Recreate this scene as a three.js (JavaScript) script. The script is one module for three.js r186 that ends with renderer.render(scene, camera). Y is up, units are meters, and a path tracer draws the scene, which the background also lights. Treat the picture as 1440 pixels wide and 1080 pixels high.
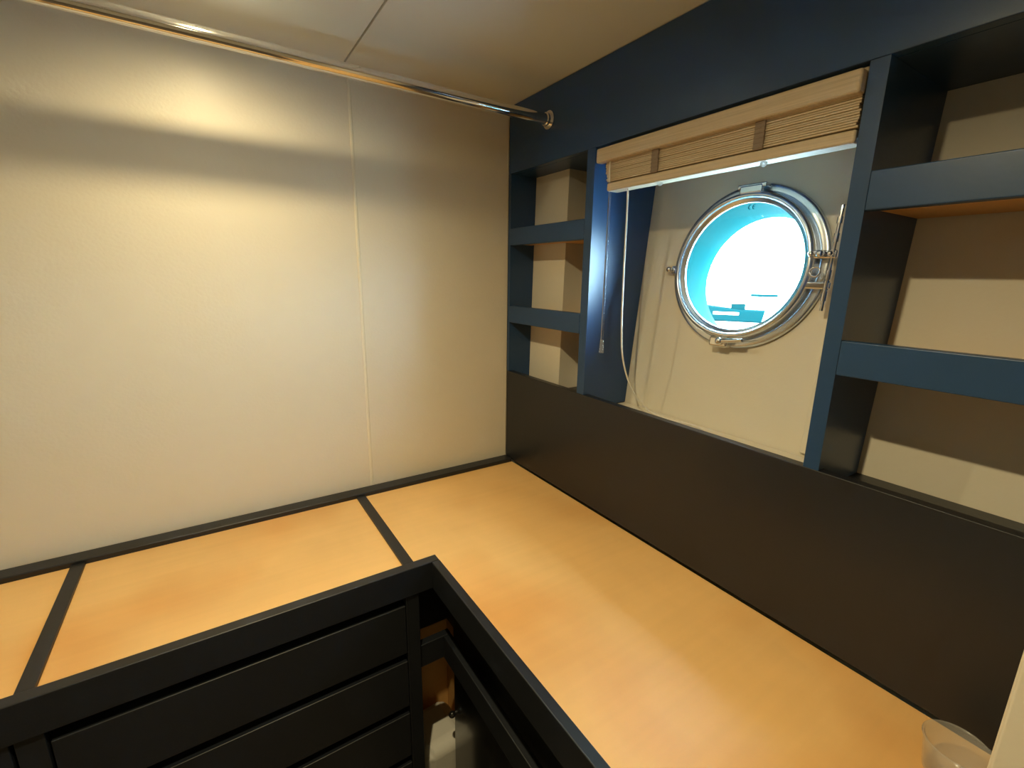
import * as THREE from 'three';
import { RoundedBoxGeometry } from 'three/addons/geometries/RoundedBoxGeometry.js';
import { ImprovedNoise } from 'three/addons/math/ImprovedNoise.js';
import { mergeGeometries as mergeRaw } from 'three/addons/utils/BufferGeometryUtils.js';

/* ---------- camera, sky, exposure ---------- */
// corner of the cabin at counter height = origin; +x outboard, +z aft, y up, metres
const scene = new THREE.Scene();
const camera = new THREE.PerspectiveCamera(79.313, 4 / 3, 0.02, 500);
camera.position.set(-0.8316, 0.6241, 1.3056);
camera.rotation.order = 'YXZ';
camera.rotation.set(THREE.MathUtils.degToRad(-13.1375), THREE.MathUtils.degToRad(-33.2026), THREE.MathUtils.degToRad(0.8194));
scene.add(camera);
scene.background = new THREE.Color().setRGB(0.52, 0.82, 1.0);      // bright hazy harbour sky
scene.backgroundIntensity = 62;
const renderer = new THREE.WebGLRenderer({ antialias: true });
renderer.toneMapping = THREE.LinearToneMapping;
renderer.toneMappingExposure = 1.12;
renderer.shadowMap.enabled = true;
const LAMP = new THREE.Color().setRGB(1.0, 0.82, 0.46);            // warm white halogen
const LAMP_SPOTS = [[-0.79, 0.288, 1.04], [-0.80, 0.94, 3.2]];   // x, z, candela

/* ---------- helpers ---------- */
const mergeGeometries = (list) => mergeRaw(list.map((g) => (g.index ? g.toNonIndexed() : g)));
let seed = 7;
const rnd = () => ((seed = (seed * 1664525 + 1013904223) >>> 0) / 4294967296);
const rr = (a, b) => a + (b - a) * rnd();
const taken = {};
function numbered(name) { const n = taken[name] = (taken[name] ?? -1) + 1; return n ? name + '_' + String(n).padStart(3, '0') : name; }
const V = (x, y, z) => new THREE.Vector3(x, y, z);
const lin = (r, g, b) => new THREE.Color().setRGB(r, g, b);
const noise = new ImprovedNoise();
const fbm = (x, y, z, o = 4) => { let s = 0, a = 0.5; for (let i = 0; i < o; i++) { s += a * noise.noise(x, y, z); x *= 2.03; y *= 2.03; a *= 0.5; } return s; };
function dataTex(w, h, fn, metresU, metresV, srgb = false) {
  const d = new Uint8Array(w * h * 4);
  for (let j = 0; j < h; j++) for (let i = 0; i < w; i++) {
    const c = fn(i / w, j / h), k = (j * w + i) * 4;
    for (let q = 0; q < 3; q++) d[k + q] = Math.max(0, Math.min(255, Math.round(c[q] * 255)));
    d[k + 3] = 255;
  }
  const t = new THREE.DataTexture(d, w, h);
  t.wrapS = t.wrapT = THREE.RepeatWrapping; t.magFilter = THREE.LinearFilter; t.minFilter = THREE.LinearMipmapLinearFilter; t.generateMipmaps = true;
  t.repeat.set(1 / metresU, 1 / metresV);
  if (srgb) t.colorSpace = THREE.SRGBColorSpace;
  t.needsUpdate = true; return t;
}
const toS = (c) => (c <= 0.0031308 ? c * 12.92 : 1.055 * Math.pow(c, 1 / 2.4) - 0.055);
const sCol = (r, g, b) => [toS(r), toS(g), toS(b)];
// uv in metres, by the way each face points
function metreUV(g) {
  const p = g.attributes.position, n = g.attributes.normal, uv = new Float32Array(p.count * 2);
  for (let i = 0; i < p.count; i++) {
    const x = p.getX(i) + 2.2, y = p.getY(i) + 1.0, z = p.getZ(i) + 0.2, ax = Math.abs(n.getX(i)), ay = Math.abs(n.getY(i)), az = Math.abs(n.getZ(i));
    if (ay >= ax && ay >= az) { uv[2 * i] = x; uv[2 * i + 1] = z; } else if (az >= ax) { uv[2 * i] = x; uv[2 * i + 1] = y; } else { uv[2 * i] = z; uv[2 * i + 1] = y; }
  }
  g.setAttribute('uv', new THREE.BufferAttribute(uv, 2)); return g;
}
function box(x0, x1, y0, y1, z0, z1, r = 0.0015) {
  const w = x1 - x0, h = y1 - y0, d = z1 - z0, rad = Math.min(r, w * 0.45, h * 0.45, d * 0.45);
  const g = new RoundedBoxGeometry(w, h, d, 2, rad);
  g.translate((x0 + x1) / 2, (y0 + y1) / 2, (z0 + z1) / 2); return metreUV(g);
}
function prismZ(pts, z0, z1) {       // polygon in x,y swept along z
  const g = new THREE.ExtrudeGeometry(new THREE.Shape(pts.map(([x, y]) => new THREE.Vector2(x, y))), { depth: z1 - z0, bevelEnabled: false });
  g.translate(0, 0, z0); return metreUV(g);
}
function prismY(pts, y0, y1) {       // polygon in x,z swept along y
  const g = new THREE.ExtrudeGeometry(new THREE.Shape(pts.map(([x, z]) => new THREE.Vector2(x, -z))), { depth: y1 - y0, bevelEnabled: false });
  g.rotateX(-Math.PI / 2); g.translate(0, y0, 0); return metreUV(g);
}
function tube(points, r, seg = 40, rad = 10) { return new THREE.TubeGeometry(new THREE.CatmullRomCurve3(points.map((p) => V(...p))), seg, r, rad, false); }
function rod(a, b, r, n = 20, r2 = r) {
  const A = V(...a), B = V(...b), d = B.clone().sub(A), g = new THREE.CylinderGeometry(r2, r, d.length(), n);
  g.applyQuaternion(new THREE.Quaternion().setFromUnitVectors(V(0, 1, 0), d.clone().normalize())); g.translate((A.x + B.x) / 2, (A.y + B.y) / 2, (A.z + B.z) / 2); return g;
}
const ball = (x, y, z, r, n = 20) => { const g = new THREE.SphereGeometry(r, n, n >> 1); g.translate(x, y, z); return g; };
function thing(name, label, category, at = [0, 0, 0], extra = {}) {
  const o = new THREE.Group(); o.name = numbered(name); o.position.set(...at); o.userData = { label, category, ...extra }; scene.add(o); return o;
}
function struct(name, label, at = [0, 0, 0]) {
  const o = new THREE.Group(); o.name = name; o.position.set(...at); o.userData = { label, category: name.split('_')[0], kind: 'structure' }; scene.add(o); return o;
}
function mesh(name, g, m, parent, label) {
  const o = new THREE.Mesh(g, m); o.name = name; o.castShadow = o.receiveShadow = true; if (label) o.userData.label = label; parent.add(o); return o;
}
// a part given in world coordinates under an unturned group
function part(parent, name, g, m, label) {
  let p = parent; const off = V(0, 0, 0); while (p && p !== scene) { off.add(p.position); p = p.parent; }
  g.translate(-off.x, -off.y, -off.z); return mesh(name, g, m, parent, label);
}

/* ---------- materials ---------- */
const fineBump = dataTex(512, 512, (u, v) => { const n = 0.5 + 0.5 * fbm(u * 90, v * 90, 3, 3); return [n, n, n]; }, 0.6, 0.6);
const creamMap = dataTex(512, 512, (u, v) => { const n = fbm(u * 9, v * 9, 1, 5) * 0.03 + fbm(u * 60, v * 60, 5, 2) * 0.018; return sCol(0.70 * (1 + n), 0.645 * (1 + n), 0.535 * (1 + n * 1.2)); }, 2.4, 2.4, true);
const M = {
  cream: new THREE.MeshPhysicalMaterial({ map: creamMap, roughness: 0.42, bumpMap: fineBump, bumpScale: 0.0004 }),
  creamBead: new THREE.MeshPhysicalMaterial({ color: lin(0.76, 0.70, 0.56), roughness: 0.35 }),
  hull: new THREE.MeshPhysicalMaterial({ map: creamMap, roughness: 0.5, bumpMap: fineBump, bumpScale: 0.0003 }),
  ceiling: new THREE.MeshPhysicalMaterial({ color: lin(0.72, 0.73, 0.70), roughness: 0.33, bumpMap: fineBump, bumpScale: 0.0001 }),
  floor: new THREE.MeshStandardMaterial({ color: lin(0.16, 0.13, 0.10), roughness: 0.6 }),
  chrome: new THREE.MeshStandardMaterial({ color: lin(0.82, 0.82, 0.82), metalness: 1, roughness: 0.1 }),
  portMetal: new THREE.MeshStandardMaterial({ color: lin(0.74, 0.80, 0.88), metalness: 0.9, roughness: 0.24 }),  // bluish tint holds the lens bloom around the porthole
  steel: new THREE.MeshStandardMaterial({ color: lin(0.72, 0.74, 0.78), metalness: 1, roughness: 0.2 }),
  glass: new THREE.MeshPhysicalMaterial({ color: lin(1, 1, 1), transmission: 1, thickness: 0, roughness: 0, ior: 1.5 }),
  acrylic: new THREE.MeshPhysicalMaterial({ color: lin(0.97, 0.98, 1), transmission: 1, thickness: 0.006, roughness: 0.2, ior: 1.49 }),
  frosted: new THREE.MeshPhysicalMaterial({ color: lin(0.92, 0.94, 0.96), transmission: 0.9, thickness: 0, roughness: 0.22, ior: 1.45 }),
  tealPaint: new THREE.MeshPhysicalMaterial({ color: lin(0.0004, 0.040, 0.042), roughness: 0.95, specularIntensity: 0.1 }),
  cord: new THREE.MeshStandardMaterial({ color: lin(0.70, 0.66, 0.58), roughness: 0.8 }),
  tape: new THREE.MeshStandardMaterial({ color: lin(0.24, 0.185, 0.145), roughness: 0.95 }),
  whiteBag: new THREE.MeshStandardMaterial({ color: lin(0.72, 0.70, 0.64), roughness: 0.6 }),
  gloss: new THREE.MeshPhysicalMaterial({ color: lin(0.012, 0.012, 0.012), roughness: 0.18, clearcoat: 0.5, clearcoatRoughness: 0.1 }),
  trimRing: new THREE.MeshStandardMaterial({ color: lin(0.75, 0.75, 0.74), roughness: 0.3 }),
  glow: new THREE.MeshStandardMaterial({ color: lin(0.9, 0.9, 0.85), emissive: lin(1.0, 0.82, 0.5), emissiveIntensity: 14 }),
};
const paintBump = dataTex(512, 512, (u, v) => { const n = 0.5 + 0.5 * fbm(u * 60, v * 60, 9, 3); return [n, n, n]; }, 0.5, 0.5);
const paint = (r, g, b, rough) => new THREE.MeshPhysicalMaterial({ color: lin(r, g, b), roughness: rough, bumpMap: paintBump, bumpScale: 0.0001 });
M.navy = paint(0.014, 0.050, 0.130, 0.34);          // dark satin paint of the shelf wall; its blue is lens bloom painted in
M.black = paint(0.0105, 0.0125, 0.0165, 0.38);         // brown-black satin paint of panel, rims and drawers
const woodTex = dataTex(1024, 1024, (u, v) => {     // pale maple veneer with a cloudy figure
  const x = u * 2.6, y = v * 2.6, cloud = fbm(x * 2.6, y * 2.6, 2.2, 4), streak = fbm(x * 3, y * 60, 7, 3), ripple = fbm(x * 22 + cloud * 3, y * 9, 4, 2);
  const k = 1 + cloud * 0.24 + streak * 0.06 + ripple * 0.05, o = Math.max(0, fbm(x * 2.6 + 5, y * 2.6, 11, 3) - 0.02);
  return sCol(0.72 * k * (1 - o * 0.35), 0.435 * k * (1 - o * 0.75), 0.165 * k * (1 - o * 1.2));
}, 2.6, 2.6, true);
M.wood = new THREE.MeshPhysicalMaterial({ map: woodTex, roughness: 0.48 });
M.ply = new THREE.MeshPhysicalMaterial({ map: woodTex, color: lin(0.9, 0.85, 0.75), roughness: 0.6 });
const slatTex = dataTex(256, 256, (u, v) => { const n = fbm(u * 6, v * 120, 3, 4), b = fbm(u * 2, v * 30, 8, 2); const k = 1 + n * 0.35 + b * 0.25; return sCol(0.53 * k, 0.43 * k, 0.305 * k); }, 0.6, 0.12, true);
M.slat = new THREE.MeshStandardMaterial({ map: slatTex, roughness: 0.55 });

/* ---------- room shell ---------- */
const H = 1.12, FLOOR = -0.9, XL = -2.1, ZB = 2.3;
const hullX = (y) => 0.165 + 0.1 * (y - 0.27);                     // inner face of the sloping ship's side
{
  const w = struct('wall_left', 'cream laminate wall in wide panels joined by a thin pale strip');
  part(w, 'backing', box(XL, 0.3, FLOOR, H, -0.06, -0.008), M.cream);
  for (const [a, b] of [[-0.4735, 0.0], [-1.68, -0.4765], [XL, -1.683]]) part(w, 'wall_panel', box(a, b, FLOOR, H, -0.009, 0, 0.001), M.cream);
  for (const x of [-0.475, -1.6815]) { const g = new THREE.CylinderGeometry(0.0045, 0.0045, H + 0.02, 12); g.scale(1, 1, 0.6); g.translate(x, (H - 0.02) / 2, 0); part(w, 'joint_strip', g, M.creamBead); }
  const c = struct('ceiling', 'off-white ceiling of flat panels with a seam');
  part(c, 'backing', box(XL - 0.06, 0.36, H + 0.008, H + 0.06, -0.06, ZB + 0.06), M.ceiling);
  for (const [a, b] of [[-0.4855, 0.3], [-1.68, -0.4895], [XL, -1.684]]) part(c, 'ceiling_panel', box(a, b, H, H + 0.009, 0, ZB, 0.001), M.ceiling);
  const f = struct('floor', 'dark cabin floor');
  part(f, 'floor_slab', box(XL - 0.06, 0.36, FLOOR - 0.06, FLOOR, -0.06, ZB + 0.06), M.floor);
  part(struct('wall_back', 'cream cabin wall behind the viewer'), 'wall_panel', box(XL, 0.3, FLOOR, H, ZB, ZB + 0.06), M.cream);
  part(struct('wall_far', 'cream cabin wall across from the porthole'), 'wall_panel', box(XL - 0.06, XL, FLOOR, H, -0.06, ZB + 0.06), M.cream);
  part(struct('wall_near', 'cream bulkhead return closing the end of the counter'), 'wall_panel', box(-0.25, 0.12, FLOOR, H, 1.264, ZB, 0.004), M.cream);
}
// ship's side with the round opening; local x = aft, y = up the slope, z = into the cabin
const PORT = { y: 0.648, z: 0.682, R: 0.146 };
const sl = Math.atan(0.1), cs = Math.cos(sl), sn = Math.sin(sl);
const basis = new THREE.Matrix4().makeBasis(V(0, 0, 1), V(sn, cs, 0), V(-cs, sn, 0));
const hullQuat = new THREE.Quaternion().setFromRotationMatrix(basis);
const portAt = V(hullX(PORT.y), PORT.y, PORT.z);
{
  const w = struct('wall_right', 'cream sloping ship side lining with a round porthole opening', portAt.toArray());
  w.quaternion.copy(hullQuat);
  const s = new THREE.Shape([[-PORT.z - 0.06, (FLOOR - PORT.y) / cs], [1.5 - PORT.z, (FLOOR - PORT.y) / cs], [1.5 - PORT.z, (H - PORT.y) / cs], [-PORT.z - 0.06, (H - PORT.y) / cs]].map((p) => new THREE.Vector2(...p)));
  const hole = new THREE.Path(); hole.absarc(0, -0.014, PORT.R + 0.018, 0, Math.PI * 2, true); s.holes.push(hole);
  const g = new THREE.ExtrudeGeometry(s, { depth: 0.08, bevelEnabled: false, curveSegments: 64 }); g.translate(0, 0, -0.08);
  const uv = g.attributes.uv; for (let i = 0; i < uv.count; i++) uv.setXY(i, uv.getX(i) + 3, uv.getY(i) + 3);
  mesh('side_lining', g, M.hull, w);
  const strip = new RoundedBoxGeometry(0.07, 0.64, 0.008, 2, 0.002); strip.translate(0.875 + 0.037 - PORT.z, 0.595 - PORT.y, 0.004); mesh('cover_strip', metreUV(strip), M.hull, w);
}

/* ---------- porthole ---------- */
{
  const w = struct('window_1', 'round polished metal porthole with hinge and clamps', portAt.toArray());
  w.quaternion.copy(hullQuat);
  const lathe = (pts, n = 96) => { const g = new THREE.LatheGeometry(pts.map((p) => new THREE.Vector2(...p)), n); g.rotateX(Math.PI / 2); return g; };
  // lathe axis y -> local z, towards the cabin
  mesh('flange_ring', lathe([[0.150, 0.001], [0.181, 0.001], [0.181, 0.007], [0.179, 0.011], [0.175, 0.013], [0.166, 0.0135], [0.164, 0.012], [0.162, 0.010], [0.150, 0.010]]), M.portMetal, w);
  const sash = mesh('sash_ring', lathe([[0.144, 0.012], [0.160, 0.012], [0.1605, 0.028], [0.158, 0.034], [0.153, 0.0365], [0.150, 0.0355], [0.148, 0.031], [0.146, 0.026], [0.139, 0.024], [0.1385, 0.0185], [0.144, 0.018]]), M.portMetal, w);
  const pane = new THREE.CircleGeometry(0.1395, 72); pane.translate(0, 0, 0.0205); mesh('glass_pane', pane, M.glass, sash, 'clear round pane');
  const arc = (cx) => new THREE.TorusGeometry(0.0048, 0.0008, 6, 20, Math.PI).rotateZ(Math.PI / 2).translate(cx, 0.129, 0.0212);
  mesh('glass_stamp', mergeGeometries([arc(0.003), arc(0.0125), new THREE.BoxGeometry(0.004, 0.0014, 0.0006).translate(0.0100, 0.129, 0.0212)]), M.tealPaint, sash, 'small stamped mark on the glass');
  mesh('gasket', lathe([[0.1385, 0.0165], [0.144, 0.0165], [0.144, 0.018], [0.1385, 0.018]]), M.black, sash);
  const spigot = lathe([[0.1455, 0.010], [0.1455, -0.02], [0.1455, -0.05], [0.1455, -0.0815], [0.1515, -0.0815], [0.1515, 0.0], [0.1495, 0.010]]), sp = spigot.attributes.position;
  for (let i = 0; i < sp.count; i++) if (sp.getZ(i) < 0) sp.setY(i, sp.getY(i) + sp.getZ(i) * 0.25);      // the tube runs down to the outside so that water drains
  spigot.computeVertexNormals();
  mesh('spigot_tube', spigot, M.tealPaint, w, 'turquoise painted tube through the ship side');
  // hinge at the aft (right) side: long pin with barrels and domed nuts
  const hg = new THREE.Group(); hg.name = 'hinge'; w.add(hg);
  const X = 0.190;
  mesh('hinge_pin', rod([X, -0.085, 0.028], [X, 0.112, 0.028], 0.0036, 14), M.chrome, hg);
  for (const [a, b] of [[-0.066, -0.048], [-0.046, -0.028], [-0.026, -0.008], [0.016, 0.030], [0.044, 0.060], [0.078, 0.090]]) mesh('hinge_barrel', rod([X, a, 0.028], [X, b, 0.028], 0.0055, 18), M.chrome, hg);
  for (const x of [X, 0.172, 0.156]) mesh('domed_nut', mergeGeometries([ball(x, 0.022, 0.040, x === 0.172 ? 0.0075 : 0.0055), rod([x, 0.022, 0.026], [x, 0.022, 0.040], 0.0045, 12)]), M.chrome, hg);
  mesh('hinge_arm', mergeGeometries([new RoundedBoxGeometry(0.048, 0.016, 0.008, 2, 0.003).translate(0.174, 0.022, 0.028), new RoundedBoxGeometry(0.048, 0.014, 0.008, 2, 0.003).translate(0.174, -0.037, 0.028)]), M.chrome, hg);
  mesh('ring_screw', new THREE.TorusGeometry(0.009, 0.0018, 10, 28).translate(0.168, -0.012, 0.036), M.chrome, w);
  // bottom clamp
  const cl = new THREE.Group(); cl.name = 'clamp'; w.add(cl);
  mesh('clamp_block', new RoundedBoxGeometry(0.046, 0.024, 0.026, 3, 0.006).translate(-0.012, -0.170, 0.022), M.chrome, cl);
  mesh('clamp_lever', mergeGeometries([rod([-0.006, -0.168, 0.036], [0.052, -0.160, 0.044], 0.006, 14, 0.004), ball(-0.006, -0.168, 0.038, 0.009), rod([-0.006, -0.168, 0.026], [-0.006, -0.168, 0.038], 0.006, 14)]), M.chrome, cl);
  // top catch plate and left stay knob
  mesh('catch_plate', mergeGeometries([new RoundedBoxGeometry(0.066, 0.010, 0.020, 3, 0.003).translate(0.004, 0.171, 0.024), new RoundedBoxGeometry(0.050, 0.016, 0.012, 3, 0.003).translate(0.004, 0.164, 0.030)]), M.steel, w);
  mesh('stay_knob', mergeGeometries([ball(-0.192, -0.004, 0.018, 0.0075), rod([-0.192, -0.004, 0.0], [-0.192, -0.004, 0.018], 0.0045, 14), new RoundedBoxGeometry(0.024, 0.020, 0.010, 2, 0.003).translate(-0.177, -0.004, 0.008)]), M.steel, w);
}

/* ---------- shelf wall ---------- */
{
  const s = thing('built_in_shelving', 'dark built-in shelf wall framing the porthole recess, blue lens bloom put into its colour', 'shelving', [0, 0, 0]);
  const E = 0.0015, zEnd = 1.2625;
  const slab = (x0, y0, y1) => [[x0, y0], [hullX(y0) - E, y0], [hullX(y1) - E, y1], [x0, y1]];
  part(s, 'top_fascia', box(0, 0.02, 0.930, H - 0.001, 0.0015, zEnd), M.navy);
  part(s, 'lower_panel', box(0, 0.02, 0.0005, 0.311, 0.0015, zEnd), M.black, 'brown-black panel between counter and shelves');
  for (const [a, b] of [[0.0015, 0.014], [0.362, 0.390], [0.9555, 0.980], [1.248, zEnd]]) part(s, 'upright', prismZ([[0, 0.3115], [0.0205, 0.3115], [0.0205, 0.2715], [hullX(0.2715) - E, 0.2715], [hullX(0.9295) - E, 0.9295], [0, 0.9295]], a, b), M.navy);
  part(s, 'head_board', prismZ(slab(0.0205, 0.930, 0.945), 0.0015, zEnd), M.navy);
  for (const [a, b] of [[0.0015, 0.389], [0.9565, zEnd]]) part(s, 'ledge', prismZ(slab(0.0205, 0.255, 0.271), a, b), M.black);
  part(s, 'window_sill', prismZ([[0.0205, 0.25], [hullX(0.25) - 0.0045, 0.25], [hullX(0.269) - 0.0045, 0.269], [0.0205, 0.269]], 0.3905, 0.955), M.cream, 'cream sill of the porthole recess');
  const lip = (y0, y1, z0, z1) => box(-0.0015, 0.018, y0, y1, z0, z1, 0.002);
  for (const [y0, y1] of [[0.718, 0.769], [0.475, 0.529]]) {
    const yb = y0 + 0.004, xe = hullX(yb) - 0.003, sh = part(s, 'shelf', prismY([[0.018, 0.0145], [0.083, 0.0145], [0.083, 0.182], [xe, 0.182], [xe, 0.3615], [0.018, 0.3615]], yb, yb + 0.018), M.ply, 'shelf board with a bare wood underside');
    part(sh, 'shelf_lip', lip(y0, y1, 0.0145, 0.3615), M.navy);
  }
  for (const [y0, y1] of [[0.725, 0.780], [0.477, 0.532]]) {
    const yb = y0 + 0.004, xe = hullX(yb) - 0.003, sh = part(s, 'shelf', box(0.018, xe, yb, yb + 0.018, 0.9805, 1.2475), M.ply, 'shelf board with a bare wood underside');
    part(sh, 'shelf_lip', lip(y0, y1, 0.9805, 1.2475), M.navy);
  }
  const c = thing('frame_casing', 'cream boxed casing behind the narrow shelves by the cream wall', 'casing', [0.13, 0.271, 0.095]);
  part(c, 'casing_box', prismZ([[0.084, 0.2715], [hullX(0.2715) - E, 0.2715], [hullX(0.9295) - E, 0.9295], [0.096, 0.9295]], 0.0145, 0.178), M.hull);
}

/* ---------- window blind ---------- */
{
  const b = thing('window_blind', 'natural wood slat blind pulled up above the porthole', 'blind', [0.015, 0.825, 0.68]);
  part(b, 'valance', box(-0.014, 0.006, 0.888, 0.920, 0.408, 0.9535, 0.004), M.slat);
  part(b, 'headrail', box(0.0065, 0.045, 0.895, 0.926, 0.412, 0.9530, 0.003), M.slat);
  const n = 13;
  for (let i = 0; i < n; i++) {
    const y = 0.8445 + i * 0.0037, dz = (n - i) * 0.0011;
    part(b, 'slat', box(0.002 + rr(-0.0012, 0.0012), 0.034 + rr(-0.002, 0.002), y, y + 0.0033, 0.424 + dz * 0.6 + rr(-0.003, 0.003), 0.9515 + rr(-0.002, 0.001), 0.0009), M.slat);
  }
  part(b, 'bottom_rail', box(0.000, 0.036, 0.8235, 0.8425, 0.4345, 0.9515, 0.004), M.slat);
  for (const z of [0.577, 0.803]) {
    const t = part(b, 'ladder_tape', box(-0.0028, 0.0, 0.8425, 0.8925, z - 0.009, z + 0.009, 0.001), M.tape, 'brown woven tape');
    for (let k = 0; k < 6; k++) part(t, 'stitch', box(-0.0038, -0.0026, 0.845 + k * 0.0078, 0.8475 + k * 0.0078, z - 0.0088, z + 0.0088, 0.0005), M.tape);
    part(b, 'cord_button', mergeGeometries([ball(0.016, 0.8225, z + 0.004, 0.006, 16).toNonIndexed(), rod([0.016, 0.818, z + 0.004], [0.016, 0.824, z + 0.004], 0.004, 12).toNonIndexed()]), M.acrylic, 'clear plastic cord button');
  }
  part(b, 'ladder_cord', tube([[-0.003, 0.893, 0.4455], [-0.0045, 0.87, 0.4462], [-0.003, 0.8425, 0.4475]], 0.0016, 12, 8), M.cord);
  const wand = part(b, 'tilt_wand', mergeGeometries([rod([0.018, 0.860, 0.4285], [0.018, 0.462, 0.4305], 0.0036, 6).toNonIndexed(), ball(0.018, 0.860, 0.4285, 0.0045, 10).toNonIndexed()]), M.acrylic, 'clear plastic tilt wand');
  part(wand, 'wand_grip', rod([0.018, 0.432, 0.4306], [0.018, 0.466, 0.4305], 0.0062, 8, 0.0048), M.frosted);
  part(b, 'lift_cord', tube([[0.014, 0.86, 0.4885], [0.016, 0.80, 0.490], [0.017, 0.70, 0.491], [0.018, 0.60, 0.4925], [0.022, 0.50, 0.493], [0.034, 0.43, 0.491], [0.058, 0.365, 0.494], [0.085, 0.315, 0.506], [0.110, 0.283, 0.530], [0.128, 0.2715, 0.570], [0.140, 0.2712, 0.625], [0.134, 0.2712, 0.668], [0.115, 0.2712, 0.672], [0.085, 0.2712, 0.665]], 0.0021, 120, 8), M.cord, 'thin pale lift cord trailing onto the sill');
}

/* ---------- clothes rail ---------- */
{
  const r = thing('hanging_rail', 'chrome hanging rail under the ceiling along the cream wall', 'rail', [-1, 1.04, 0.2]);
  part(r, 'rail_tube', rod([XL + 0.004, 1.043, 0.2], [-0.004, 1.034, 0.203], 0.0138, 40), M.chrome);
  part(r, 'wall_flange', mergeGeometries([rod([-0.0055, 1.034, 0.203], [-0.0005, 1.034, 0.203], 0.023, 36), rod([-0.016, 1.034, 0.203], [-0.004, 1.034, 0.203], 0.0168, 36)]), M.chrome);
}

/* ---------- counter ---------- */
{
  const t = thing('counter_top', 'L-shaped counter top of pale maple panels edged in black', 'counter', [-0.3, -0.02, 0.3]);
  const yB = -0.006, yb = -0.024, ZF = 0.420, XF = -0.456, XE = -2.09;
  part(t, 'top_panel', prismY([[-0.508, 0.042], [-0.0005, 0.042], [-0.0005, 1.262], [XF, 1.262], [XF, ZF], [-0.508, ZF]], yb, yB), M.wood);
  part(t, 'top_panel', box(-1.119, -0.532, yb, yB, 0.042, ZF), M.wood);
  part(t, 'top_panel', box(XE, -1.143, yb, yB, 0.042, ZF), M.wood);
  for (const x of [-1.131, -0.520]) part(t, 'divider_strip', box(x - 0.012, x + 0.012, yb, -0.001, 0.0422, ZF, 0.0015), M.black);
  part(t, 'back_trim', box(XE, -0.0005, yb, 0.006, 0.0005, 0.0418, 0.003), M.black);
  part(t, 'edge_rim', box(XE, XF - 0.0005, -0.068, 0.0, ZF, 0.444, 0.002), M.black);
  part(t, 'edge_rim', box(XF - 0.019, XF, -0.068, 0.0, 0.4442, 1.262, 0.002), M.black);
}
{
  const c = thing('drawer_cabinet', 'black drawer cabinet with finger slots under the counter', 'cabinet', [-0.82, FLOOR, 0.22]);
  part(c, 'carcass', box(-1.150, -0.505, FLOOR, -0.069, 0.004, 0.405), M.black);
  part(c, 'stile', box(-1.150, -1.116, FLOOR, -0.069, 0.4055, 0.438), M.black);
  part(c, 'stile', box(-0.536, -0.505, FLOOR, -0.069, 0.4055, 0.438), M.black);
  for (let k = 0; k < 5; k++) { const y1 = -0.092 - k * 0.146; part(c, 'drawer', box(-1.112, -0.537, y1 - 0.124, y1, 0.4055, 0.438, 0.002), M.black); }
  const d = thing('door_cabinet', 'black cabinet with plain door beside the drawer cabinet', 'cabinet', [-1.6, FLOOR, 0.22]);
  part(d, 'carcass', box(-2.09, -1.1515, FLOOR, -0.069, 0.004, 0.405), M.black);
  for (const [a, b] of [[-1.620, -1.155], [-2.088, -1.624]]) part(d, 'door', box(a, b, FLOOR + 0.08, -0.072, 0.4055, 0.438, 0.002), M.black);
}
{
  const c = thing('open_cabinet', 'open-fronted black cabinet with maple lining beneath the long counter arm', 'cabinet', [-0.25, FLOOR, 0.8]);
  part(c, 'front_rail', box(-0.444, -0.424, -0.283, -0.222, 0.428, 1.262, 0.002), M.black);
  part(c, 'cross_rail', box(-0.5045, -0.424, -0.283, -0.222, 0.408, 0.4275, 0.002), M.black);
  part(c, 'lining', box(-0.5045, -0.332, FLOOR + 0.03, -0.385, 0.188, 0.200), M.ply, 'maple lining panel');
  part(c, 'shade_lining', box(-0.5045, -0.332, -0.3845, -0.069, 0.188, 0.200), M.black);  // black sheets above the maple stand in for shade under the counter
  part(c, 'lining', box(-0.3315, -0.320, FLOOR + 0.03, -0.385, 0.188, 0.400), M.ply, 'maple lining panel');
  part(c, 'shade_lining', box(-0.3315, -0.320, -0.3845, -0.069, 0.188, 0.400), M.black);
  part(c, 'base', box(-0.5045, -0.001, FLOOR, FLOOR + 0.0295, 0.188, 1.262), M.black);
  const d = part(c, 'inner_door', box(-0.405, -0.390, FLOOR + 0.031, -0.30, 0.400, 1.262, 0.002), M.gloss, 'glossy black inner door');
  part(d, 'knob', mergeGeometries([ball(-0.416, -0.49, 0.408, 0.009), rod([-0.4045, -0.49, 0.408], [-0.416, -0.49, 0.408], 0.005, 14)]), M.gloss);
  part(c, 'inner_panel', box(-0.405, -0.390, -0.299, -0.07, 0.400, 1.262, 0.002), M.black);
  const bag = thing('storage_bag', 'white plastic bag standing in the open cabinet corner', 'bag', [-0.42, FLOOR + 0.03, 0.302]);
  const g = new RoundedBoxGeometry(0.138, 0.26, 0.165, 14, 0.035), p = g.attributes.position;
  for (let i = 0; i < p.count; i++) { const x = p.getX(i), y = p.getY(i), z = p.getZ(i), k = fbm(x * 22 + 3, y * 16, z * 22, 3) * 0.016 * Math.min(1, (y + 0.13) * 12); p.setXYZ(i, x + k * Math.sign(x) * 0.5, y - (y > 0.08 ? (0.03 * (0.09 - z) / 0.18 * 0.6 + Math.abs(k)) : 0), z + k * 0.5); }
  g.computeVertexNormals(); g.translate(0, 0.131, 0); mesh('bag_body', g, M.whiteBag, bag);
}
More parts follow.
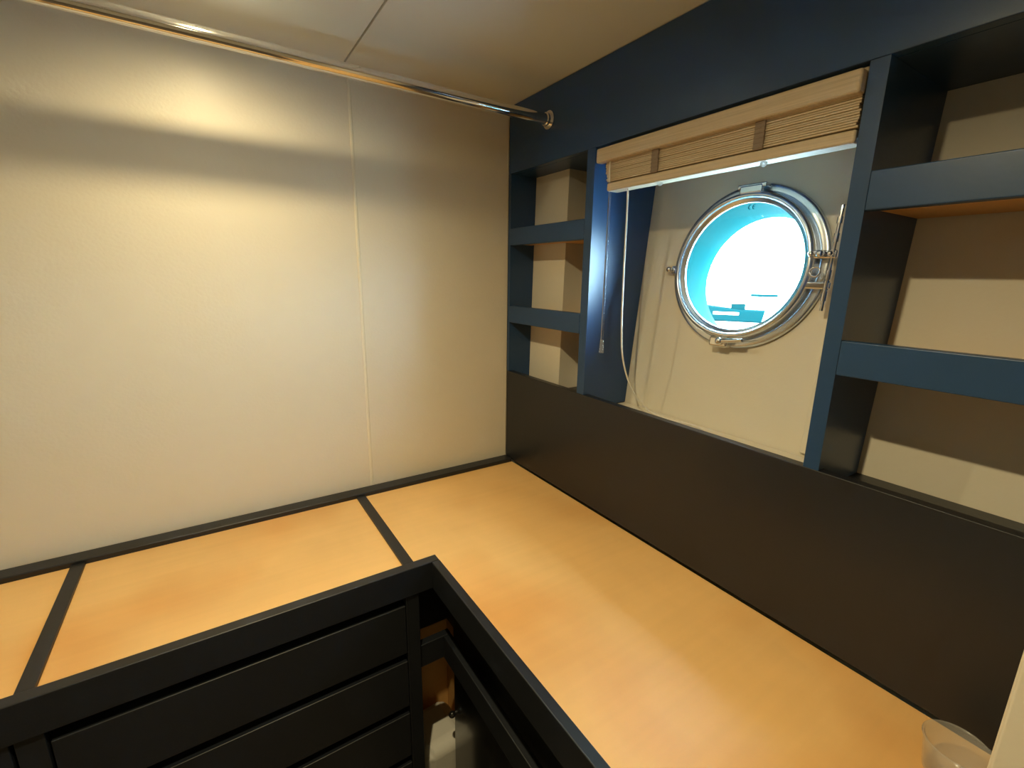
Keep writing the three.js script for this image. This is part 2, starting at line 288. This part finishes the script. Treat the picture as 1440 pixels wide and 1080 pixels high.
{ // clear cup by the bulkhead
  const c = thing('plastic_cup', 'clear plastic cup on the counter beside the cream bulkhead', 'cup', [-0.085, -0.0055, 1.2245]);
  const g = new THREE.LatheGeometry([[0, 0], [0.026, 0], [0.028, 0.002], [0.034, 0.048], [0.0355, 0.050], [0.0345, 0.051], [0.032, 0.049], [0.0265, 0.004], [0, 0.004]].map((q) => new THREE.Vector2(...q)), 48);
  mesh('cup_wall', g, M.frosted, c);
}

/* ---------- ceiling lamps ---------- */
LAMP_SPOTS.forEach(([x, z, cd], i) => {
  const l = thing('ceiling_downlight', ['small round ceiling downlight next to the hanging rail', 'small round ceiling downlight in front of the shelf wall'][i], 'lamp', [x, H, z], { group: 'ceiling downlights' });
  const ring = new THREE.LatheGeometry([[0.016, 0], [0.034, 0], [0.034, -0.003], [0.030, -0.006], [0.020, -0.006], [0.016, -0.003]].map((q) => new THREE.Vector2(...q)).reverse(), 40);
  mesh('trim_ring', ring, M.trimRing, l);
  const lens = new THREE.CylinderGeometry(0.0158, 0.0158, 0.002, 32); lens.translate(0, -0.0035, 0); mesh('lens', lens, M.glow, l);
  const s = new THREE.SpotLight(LAMP, cd, 0, THREE.MathUtils.degToRad(88), 0.78, 2);
  s.name = 'beam'; s.position.set(0, -0.009, 0); s.target.position.set(0, -1, 0); s.target.name = 'aim'; s.castShadow = true; s.shadow.radius = 0.6; l.add(s, s.target);
});

/* ---------- harbour outside ---------- */
{
  const water = new THREE.Mesh(new THREE.PlaneGeometry(600, 600).rotateX(-Math.PI / 2).translate(301, 0, 0), new THREE.MeshStandardMaterial({ color: lin(0.70, 0.76, 0.78), roughness: 0.3 }));
  water.name = 'harbour_water'; water.position.y = -2.55; water.receiveShadow = true; water.userData = { label: 'bright harbour water outside the porthole', category: 'water', kind: 'stuff' }; scene.add(water);
  const hullM = new THREE.MeshPhysicalMaterial({ color: lin(0.0006, 0.011, 0.012), roughness: 1, specularIntensity: 0.03 }), whiteM = new THREE.MeshStandardMaterial({ color: lin(0.6, 0.62, 0.62), roughness: 0.8 });
  const b = thing('fishing_boat', 'small dark moored boat with white stripe seen through the porthole', 'boat', [33.2, -2.55, -19.45]);
  b.rotation.y = -1.02; b.scale.setScalar(0.66);
  const sh = new THREE.Shape([[-3.6, 1.5], [-3.0, 0], [2.6, 0], [2.8, 1.0], [0.6, 1.0], [-1.0, 1.15]].map((q) => new THREE.Vector2(...q)));
  const g = new THREE.ExtrudeGeometry(sh, { depth: 1.5, bevelEnabled: true, bevelSize: 0.2, bevelThickness: 0.35, bevelSegments: 3 }); g.translate(0, 0.2, -0.75); mesh('boat_hull', g, hullM, b);
  mesh('stripe', new RoundedBoxGeometry(2.7, 0.3, 0.04, 2, 0.01).translate(-1.0, 0.95, 1.12), whiteM, b);
  mesh('wheelhouse', new RoundedBoxGeometry(1.5, 0.9, 1.2, 2, 0.06).translate(0.2, 1.6, 0), hullM, b);
  mesh('wheelhouse_roof', new RoundedBoxGeometry(1.9, 0.14, 1.5, 2, 0.04).translate(0.0, 2.12, 0), whiteM, b);
  const q = thing('pontoon', 'low dark pontoon on the water beyond the boat', 'pontoon', [87, -2.55, -47]);
  q.rotation.y = -1.02; mesh('deck', new RoundedBoxGeometry(4.5, 0.4, 2, 2, 0.05).translate(0, 0.25, 0), hullM, q);
}

renderer.render(scene, camera);
